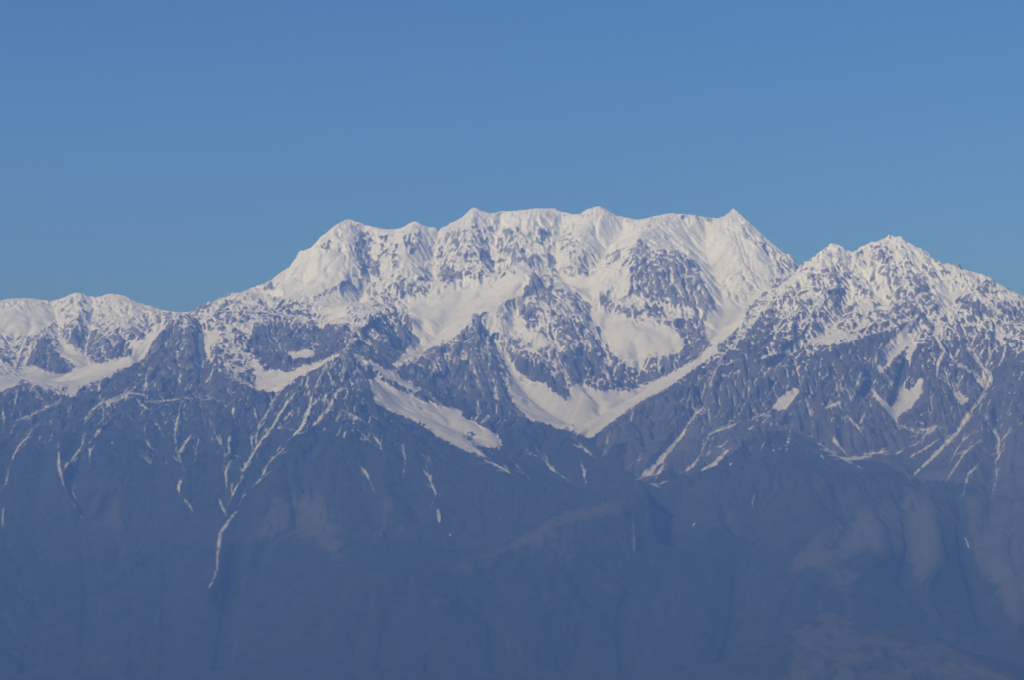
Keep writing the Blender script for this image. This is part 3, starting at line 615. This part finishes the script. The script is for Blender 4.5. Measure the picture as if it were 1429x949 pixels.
# ------------------------------------------------------------------ finer grid
h = 8.0
shp = grid_shape(h)
v, m, _ = rasterise(h, LINES)
H = upsample(H, shp); A = np.exp(upsample(np.log(A.astype(np.float32)), shp)) * 2.5
ny, nx = shp
XX, YY = np.meshgrid((X0 + h * np.arange(nx)).astype(np.float32), (Y0 + h * np.arange(ny)).astype(np.float32))
gy, gx = np.gradient(H, h)
sl = np.hypot(gx, gy); sls = blur(sl, 5)
fx, fy = blur(gx, 12), blur(gy, 12)
li = np.clip(np.rint(np.arange(ny) * h / 20).astype(int), 0, LAB20.shape[0] - 1)
lj = np.clip(np.rint(np.arange(nx) * h / 20).astype(int), 0, LAB20.shape[1] - 1)
LAB = LAB20[li][:, lj]

fine = fbm(XX + 30 * perlin(XX / 120, YY / 120, 71), YY, 190, 4, 41, ridged=True, gain=.68)
PX, PY = project(XX, YY, H)
flat = CH_SNOW[np.clip(PY.astype(int), 0, CH - 1), np.clip(PX.astype(int) + COX, 0, CW - 1)]
crag = np.clip((sls - .2) / .5, .05, 1.4) * (1 - .85 * blur(flat, 2, 2)) * (.12 + .88 * np.clip((H - 500) / 900, 0, 1))
bare = blur(CH_BARE, 1, 1)[np.clip(PY.astype(int), 0, CH - 1), np.clip(PX.astype(int) + COX, 0, CW - 1)]
top_ = np.clip((H - 2150) / 400, 0, 1)
crag = crag * np.where(LAB == 0, 1 - top_ * (.62 - .62 * np.clip(bare * 1.3, 0, 1)), np.where(LAB == 1, .45 + .55 * bare, 1))
crag = blur(crag.astype(np.float32), 2, 2)
H = H + fine * 16 * crag
# angular rock: tilted blocks with sharp edges, drawn out down the slope
def blocks(sx, sy, off, tilt, seed):
    u = XX / sx + .55 * perlin(XX / (3 * sx), YY / (3 * sx), seed) + .2 * YY / sy
    w = YY / sy + .55 * perlin(XX / (3 * sx), YY / (3 * sx), seed + 1)
    r = np.random.default_rng(seed + 2).uniform(0, 1, (5, 65536)).astype(np.float32)
    ui = np.floor(u).astype(np.int64); wi = np.floor(w).astype(np.int64)
    bd = np.full(u.shape, 9, np.float32); out = np.zeros(u.shape, np.float32)
    for du in (-1, 0, 1):
        for dw in (-1, 0, 1):
            k = (((ui + du) * 73856093) ^ ((wi + dw) * 19349663)) & 65535
            pu = u - ui - du - r[0][k]; pw = w - wi - dw - r[1][k]
            d = pu * pu + pw * pw
            m_ = d < bd
            bd = np.where(m_, d, bd)
            out = np.where(m_, (r[2][k] - .5) * 2 * off + ((r[3][k] - .5) * 2 * tilt * pu * sx + (r[4][k] - .5) * 2 * tilt * pw * sy), out)
    return out
cr1 = np.clip(crag, 0, 1)
H = H + blocks(120, 210, 20, .45, 201) * cr1 * np.where(LAB == 4, .62, .9) + blocks(58, 100, 9, .45, 211) * cr1 * np.where(LAB == 4, .8, 1) + blocks(31, 56, 5.5, .5, 221) * cr1 * np.where(LAB == 4, .8, .6)
# dipping rock strata: cliffs with snow-catching ledges between
def ledges(H, lam, dip, k, seed):
    st = (H + dip * XX + 60 * perlin(XX / 420, YY / 420, seed) + .35 * lam * perlin(XX / 60, YY / 60, seed + 1)) / lam
    t = st - np.floor(st)
    g = t * t * t * (t * (t * 6 - 15) + 10)
    return lam * (g - t) * k
bands = np.clip(.5 + 1.1 * fbm(XX, YY, 600, 3, 171), 0, 1)
H = H + ledges(H, 105, -.38, .5 * cr1 * bands, 181)
H = H + ledges(H, 43, .30, .45 * cr1 * np.clip(1.15 - bands, 0, 1), 191)
H, A = erode(H, h, 6, .012, 10, None, None, talus=1.6, A=A, seed=8)
lowmask = blur(np.clip((560 - H) / 500, 0, 1).astype(np.float32), 6, 2)
soft = blur(H, 14, 2) + 46 * fbm(XX + .3 * YY, YY, 900, 5, 231, ridged=True) * np.clip(sls / .4, .2, 1)
H = H * (1 - .75 * lowmask) + (.45 * soft + .3 * blur(H, 3, 2)) * lowmask
mid_ = .6 * blur(np.clip((1350 - H) / 500, 0, 1).astype(np.float32), 6, 2)
H = H * (1 - mid_) + blur(H, 4, 2) * mid_
# wind-packed snow lies smooth
smooth = blur(np.clip(np.maximum(1.05 * flat, (1 - bare * 1.4) * np.clip((H - 2250) / 400, 0, 1) * (LAB == 0) * .42), 0, 1).astype(np.float32), 2, 2)
H = H * (1 - smooth) + (.35 * blur(H, 2, 2) + .65 * blur(H, 5, 2)) * smooth
# crests and floors return to their surveyed heights
mm = m.copy(); mm[0] = mm[-1] = False
res = np.where(mm, v - H, 0).astype(np.float32); w = mm.astype(np.float32)
num = blur(res, 3, 3); den = blur(w, 3, 3)
H = H + num / (den + .004) * np.clip(den / .03, 0, 1)
vs, ms, _ = rasterise(h, [LINES[i] for i in SKYLINES])
ms[0] = ms[-1] = False
cap = np.where(ms, vs, -1e9).astype(np.float32)
for ax in (0, 1):
    c0 = cap.copy()
    for q in range(1, 9):
        cap = np.maximum(cap, np.maximum(np.roll(c0, q, ax), np.roll(c0, -q, ax)))
cap = np.where(cap > -1e8, cap + 5, 1e9)
H = np.minimum(H, cap)
H = H + 2.5 * crag * fbm(XX, YY, 55, 2, 141, ridged=True, gain=.8)
res = np.where(mm, v - H, 0).astype(np.float32)
num = blur(res, 1, 2); den = blur(w, 1, 2)
H = H + num / (den + .02) * np.clip(den / .1, 0, 1)
print('erode 10', round(time.time() - T0, 1))
# ------------------------------------------------------------------ snow and plant cover, with painted haze tone
Hs = blur(H, 1, 1)
gy, gx = np.gradient(Hs, h)
sl = np.hypot(gx, gy)
curv = blur(H, 2, 2) - H                       # > 0 in hollows
curvw = blur(H, 8, 2) - H
PX, PY = project(XX, YY, H)
# what can be seen from the photographer's side (only that side was charted)
cb = np.clip((PX + 200).astype(int), 0, 1829)
db = ((YY - Y0) / 25).astype(int)
nd = int(db.max()) + 1
el = H / YY
top = np.full((1830, nd), -9.0, np.float32)
np.maximum.at(top, (cb.ravel(), db.ravel()), el.ravel().astype(np.float32))
top = np.maximum(top, np.maximum(np.roll(top, 1, 0), np.roll(top, -1, 0)))
top = np.maximum.accumulate(top, 1)
top = np.concatenate([np.full((1830, 3), -9, np.float32), top[:, :-3]], 1)
seen = el > top[cb, db] - 0.0012
lowz = fbm(XX, YY, 900, 4, 61)
midn = fbm(XX, YY, 130, 4, 67)
score = np.clip((H - 1930) / 750, -1.6, 1.1) + .45 * np.clip((H - 2700) / 700, 0, 1) + 1.25 * (1.0 - np.minimum(sl, 1.9)) + np.clip(curv / 5, -.8, .8) + np.clip(curvw / 40, -.5, .5) \
        + .35 * lowz + .35 * midn
score = np.where(H < 900, np.minimum(score, -.6), score)
jx = 2.2 * perlin(XX / 34, (YY + H) / 34, 101) + 1.6 * perlin(XX / 14, (YY + H) / 14, 103)
jy = 2.2 * perlin(XX / 34, (YY + H) / 34, 102) + 1.6 * perlin(XX / 14, (YY + H) / 14, 104)
ix = np.clip(np.rint(PX + jx).astype(int) + COX, 0, CW - 1); iy = np.clip(np.rint(PY + jy).astype(int), 0, CH - 1)
fleck = np.clip(perlin((XX + .5 * YY) / 36, H / 30, 161) + .5 * perlin(XX / 17, H / 20, 162) - .38, 0, .5) * 4.2 * np.clip((H - 1150) / 700, 0, 1) * .7
js = .35
kx = np.clip(np.rint(PX + js * jx).astype(int) + COX, 0, CW - 1); ky = np.clip(np.rint(PY + js * jy).astype(int), 0, CH - 1)
STRK = np.where(seen, CH_STRK[ky, kx], 0)
# thin threads of snow left in the high gullies
lA = np.log(np.maximum(A, 1))
thread = np.clip((lA - 2.5) / 1.6, 0, 1) * np.clip((curv - .5) / 2.5, 0, 1) * np.clip((H - 950) / 450, 0, 1) * np.clip(.62 + 1.4 * lowz + .9 * midn, 0, 1)
STRK = STRK * np.clip(.8 + .75 * midn + .4 * perlin(XX / 45, H / 45, 311), .3, 1)
STRK = np.maximum(STRK, .95 * thread).astype(np.float32)
DUST_HAZE = (np.array([.45, .42, .25, .12, .36, 0], np.float32)[LAB] * np.clip((H - 1500) / 1200, 0, 1) * np.clip(.75 + .8 * midn + .5 * lowz, 0, 1)).astype(np.float32)
DUST_HAZE = np.maximum(DUST_HAZE, (.055 * np.isin(LAB, (0, 4)) * np.clip((H - 500) / 500, 0, 1)).astype(np.float32))  # least value lightens rock on the farther slopes, painting in their haze
cs = np.where(seen, CH_SNOW[iy, ix], 0); cbare = np.where(seen, CH_BARE[iy, ix], 0) * (1 - cs)
DUST_HAZE = DUST_HAZE * (1 - .4 * cbare)
SNOW = (np.clip(score, -1.2, 1.1) * .8 * (1 - .5 * cs) + 1.7 * cs - 1.0 * cbare + fleck + .12 * (1 - cbare) * (H > 1900) + .22 * (LAB == 4) * (1 - cbare) * np.clip((H - 1900) / 300, 0, 1)).astype(np.float32)
VEG_HAZE = np.maximum(np.clip((420 + 350 * lowz + 120 * midn - H) / 260, 0, 1), (.85 * (LAB == 3) + .7 * (LAB == 5)) * np.clip((1500 + 350 * lowz + 200 * midn - H) / 450, 0, 1)).astype(np.float32)  # plants, plus near slopes darkened in colour to look less hazy
cbr = np.where(seen, CH_BROWN[iy, ix], .15)
tex = fbm(XX, YY, 75, 3, 241)
g_ = cbr * 1.25 - .32 + .55 * midn + .38 * tex + np.clip(-curvw / 45, -.3, .35) + .2 * lowz
GRASS = (np.clip(g_ / .45, 0, 1) * (.3 + .55 * np.clip(cbr * 1.2, 0, 1))).astype(np.float32)

# ------------------------------------------------------------------ material
def terrain_material():
    mat = bpy.data.materials.new("mountain_ground")
    mat.use_nodes = True
    n, l = mat.node_tree.nodes, mat.node_tree.links
    b = n["Principled BSDF"]
    b.inputs["Roughness"].default_value = .9
    b.inputs["Specular IOR Level"].default_value = .15
    geo = n.new("ShaderNodeNewGeometry")
    def attr(name):
        a = n.new("ShaderNodeAttribute"); a.attribute_name = name; return a.outputs["Fac"]
    def math_(op, a, bb=None, c=None, clamp=False):
        k = n.new("ShaderNodeMath"); k.operation = op; k.use_clamp = clamp
        for i, s in enumerate((a, bb, c)):
            if s is None: continue
            if isinstance(s, (int, float)): k.inputs[i].default_value = s
            else: l.new(s, k.inputs[i])
        return k.outputs[0]
    def noise(scale, detail=4, rough=.6, stretch=(1, 1, 1)):
        mp = n.new("ShaderNodeMapping"); mp.inputs["Scale"].default_value = stretch
        l.new(geo.outputs["Position"], mp.inputs["Vector"])
        t = n.new("ShaderNodeTexNoise"); t.inputs["Scale"].default_value = scale
        t.inputs["Detail"].default_value = detail; t.inputs["Roughness"].default_value = rough
        l.new(mp.outputs[0], t.inputs["Vector"]); return t.outputs["Fac"]
    def mix(f, a, bb):
        k = n.new("ShaderNodeMix"); k.data_type = 'RGBA'
        if isinstance(f, (int, float)): k.inputs["Factor"].default_value = f
        else: l.new(f, k.inputs["Factor"])
        for i, s in ((6, a), (7, bb)):
            if isinstance(s, tuple): k.inputs[i].default_value = (*s, 1)
            else: l.new(s, k.inputs[i])
        return k.outputs[2]
    def ramp(x, a, bb):
        k = n.new("ShaderNodeMapRange"); k.interpolation_type = 'SMOOTHSTEP'
        l.new(x, k.inputs[0]); k.inputs[1].default_value = a; k.inputs[2].default_value = bb
        return k.outputs[0]
    fine = noise(1 / 60, 5, .75, (1, 1, .7))
    big = noise(1 / 400, 3, .5)
    # snow with broken edges
    s = math_('ADD', attr("snow"), math_('MULTIPLY', math_('SUBTRACT', fine, .5), 1.0))
    f_snow = ramp(s, -.2, .26)
    strk = math_('SUBTRACT', math_('MULTIPLY', attr("streak"), 1.5), math_('MULTIPLY', math_('SUBTRACT', fine, .45), 1.1), clamp=True)
    strk = math_('MULTIPLY', strk, ramp(attr("streak"), .02, .3))
    f_snow = math_('MAXIMUM', f_snow, strk)
    sep = n.new("ShaderNodeSeparateXYZ"); l.new(geo.outputs["Position"], sep.inputs[0])
    alt = ramp(sep.outputs[2], 300, 3500)
    snow_c = mix(alt, (.46, .435, .38), (.93, .92, .90))  # lower snow dirtier, also greyed in colour for light lost in haze
    snow_c = mix(math_('MULTIPLY', ramp(big, .4, .75), .3), snow_c, (.55, .52, .48))
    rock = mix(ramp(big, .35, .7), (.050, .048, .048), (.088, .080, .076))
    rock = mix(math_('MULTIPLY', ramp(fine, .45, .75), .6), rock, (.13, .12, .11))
    rock = mix(attr("dust_haze"), rock, snow_c)
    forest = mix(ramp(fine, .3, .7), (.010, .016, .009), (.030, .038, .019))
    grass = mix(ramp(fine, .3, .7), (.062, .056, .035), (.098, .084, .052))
    veg_haze = mix(attr("grass"), forest, grass)
    ground = mix(attr("veg_haze"), rock, veg_haze)
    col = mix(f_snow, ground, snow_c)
    l.new(col, b.inputs["Base Color"])
    return mat
MAT = terrain_material()

# ------------------------------------------------------------------ meshes
NAMES = [
 ("snow_mountain", "broad white massif with a long serrated snow crest, highest in the view", "mountain"),
 ("mountain", "far snowy range with twin rounded white summits left of the massif", "mountain"),
 ("mountain", "rocky shoulder with a dark wall and small snow bowl under the massif's left end", "mountain"),
 ("mountain", "dark front ridge with a pyramid top, diagonal snowfield and thin snow gullies", "mountain"),
 ("mountain", "craggy twin-topped mountain right of the massif, peppered with snow over dark rock", "mountain"),
 ("hill", "hazy forested foothills with brown grassy spurs below the craggy right mountain", "hill"),
]
fl = np.maximum.reduce([LAB[:-1, :-1], LAB[1:, :-1], LAB[:-1, 1:], LAB[1:, 1:]])
ids = np.arange(ny * nx).reshape(ny, nx)
quads = np.stack([ids[:-1, :-1], ids[:-1, 1:], ids[1:, 1:], ids[1:, :-1]], -1)
ALLV = np.stack([XX.ravel(), YY.ravel(), H.ravel()], -1).astype(np.float32)

def make_mesh(name, q, label, cat):
    used, inv = np.unique(q.ravel(), return_inverse=True)
    me = bpy.data.meshes.new(name)
    me.vertices.add(len(used)); me.vertices.foreach_set("co", ALLV[used].ravel())
    nf = len(q)
    me.loops.add(nf * 4); me.loops.foreach_set("vertex_index", inv.astype(np.int32).ravel())
    me.polygons.add(nf)
    me.polygons.foreach_set("loop_start", np.arange(0, nf * 4, 4, dtype=np.int32))
    me.polygons.foreach_set("use_smooth", np.ones(nf, bool))
    me.update(calc_edges=True)
    for an, arr in (("snow", SNOW), ("veg_haze", VEG_HAZE), ("grass", GRASS), ("streak", STRK), ("dust_haze", DUST_HAZE)):
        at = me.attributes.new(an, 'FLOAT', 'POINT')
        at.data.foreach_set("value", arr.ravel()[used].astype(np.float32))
    me.materials.append(MAT)
    o = bpy.data.objects.new(name, me)
    scene.collection.objects.link(o)
    o["label"] = label; o["category"] = cat; o["kind"] = "structure"
    return o

for k, (nm, lb, ct) in enumerate(NAMES):
    make_mesh(nm, quads[fl == k], lb, ct)
print('A pct', np.percentile(np.log(A[H > 900]), [10, 50, 75, 90, 97, 99]), 'curv', np.percentile(curv[H > 900], [1, 10, 50, 75, 90, 97, 99]))
print('meshes', round(time.time() - T0, 1))

# ------------------------------------------------------------------ valley ground
def box_mesh(name, lo, hi):
    x0, y0, z0 = lo; x1, y1, z1 = hi
    vs = [(x0, y0, z0), (x1, y0, z0), (x1, y1, z0), (x0, y1, z0), (x0, y0, z1), (x1, y0, z1), (x1, y1, z1), (x0, y1, z1)]
    fs = [(0, 3, 2, 1), (4, 5, 6, 7), (0, 1, 5, 4), (1, 2, 6, 5), (2, 3, 7, 6), (3, 0, 4, 7)]
    me = bpy.data.meshes.new(name); me.from_pydata(vs, [], fs); me.update()
    o = bpy.data.objects.new(name, me); scene.collection.objects.link(o)
    return o

GZ = -1400.0
gn = 120
gxs = np.linspace(-20000, 20000, gn); gys = np.linspace(-9000, 40000, gn)
GX, GY = np.meshgrid(gxs, gys)
GH = GZ + 120 * fbm(GX.astype(np.float32), GY.astype(np.float32), 5000, 3, 91)
gv = np.stack([GX.ravel(), GY.ravel(), GH.ravel()], -1)
gi = np.arange(gn * gn).reshape(gn, gn)
gq = np.stack([gi[:-1, :-1], gi[:-1, 1:], gi[1:, 1:], gi[1:, :-1]], -1).reshape(-1, 4)
gm = bpy.data.meshes.new("ground"); gm.from_pydata(gv.tolist(), [], gq.tolist()); gm.update()
for an, val in (("snow", -3.0), ("veg_haze", 1.0), ("grass", .15), ("streak", 0.0), ("dust_haze", 0.0)):
    at = gm.attributes.new(an, 'FLOAT', 'POINT'); at.data.foreach_set("value", np.full(gn * gn, val, np.float32))
gm.materials.append(MAT)
g = bpy.data.objects.new("ground", gm); scene.collection.objects.link(g)
g["kind"] = "structure"; g["label"] = "dark forested valley ground far below the mountains"; g["category"] = "ground"

# ------------------------------------------------------------------ haze
hz = box_mesh("haze", (-20500, -9500, GZ - 300), (20500, 40500, float(H.max()) + 60))
hm = bpy.data.materials.new("haze_air"); hm.use_nodes = True
hn, hl = hm.node_tree.nodes, hm.node_tree.links
hn.clear()
ho = hn.new("ShaderNodeOutputMaterial"); hv = hn.new("ShaderNodeVolumePrincipled")
hd = max(HAZE_EXT)
hc = [min(a / hd, 1) for a in HAZE_SCAT]
ha = [(1 - (e - c * hd) / hd / max(1 - c, 1e-3)) ** 2 for e, c in zip(HAZE_EXT, hc)]
hv.inputs["Color"].default_value = (*hc, 1)
hv.inputs["Density"].default_value = hd
hv.inputs["Anisotropy"].default_value = 0.0
hv.inputs["Absorption Color"].default_value = (*ha, 1)
hl.new(hv.outputs[0], ho.inputs["Volume"])
hz.data.materials.append(hm)
hz["kind"] = "stuff"; hz["label"] = "pale blue haze filling the air over the valley"; hz["category"] = "haze"
print('done', round(time.time() - T0, 1))
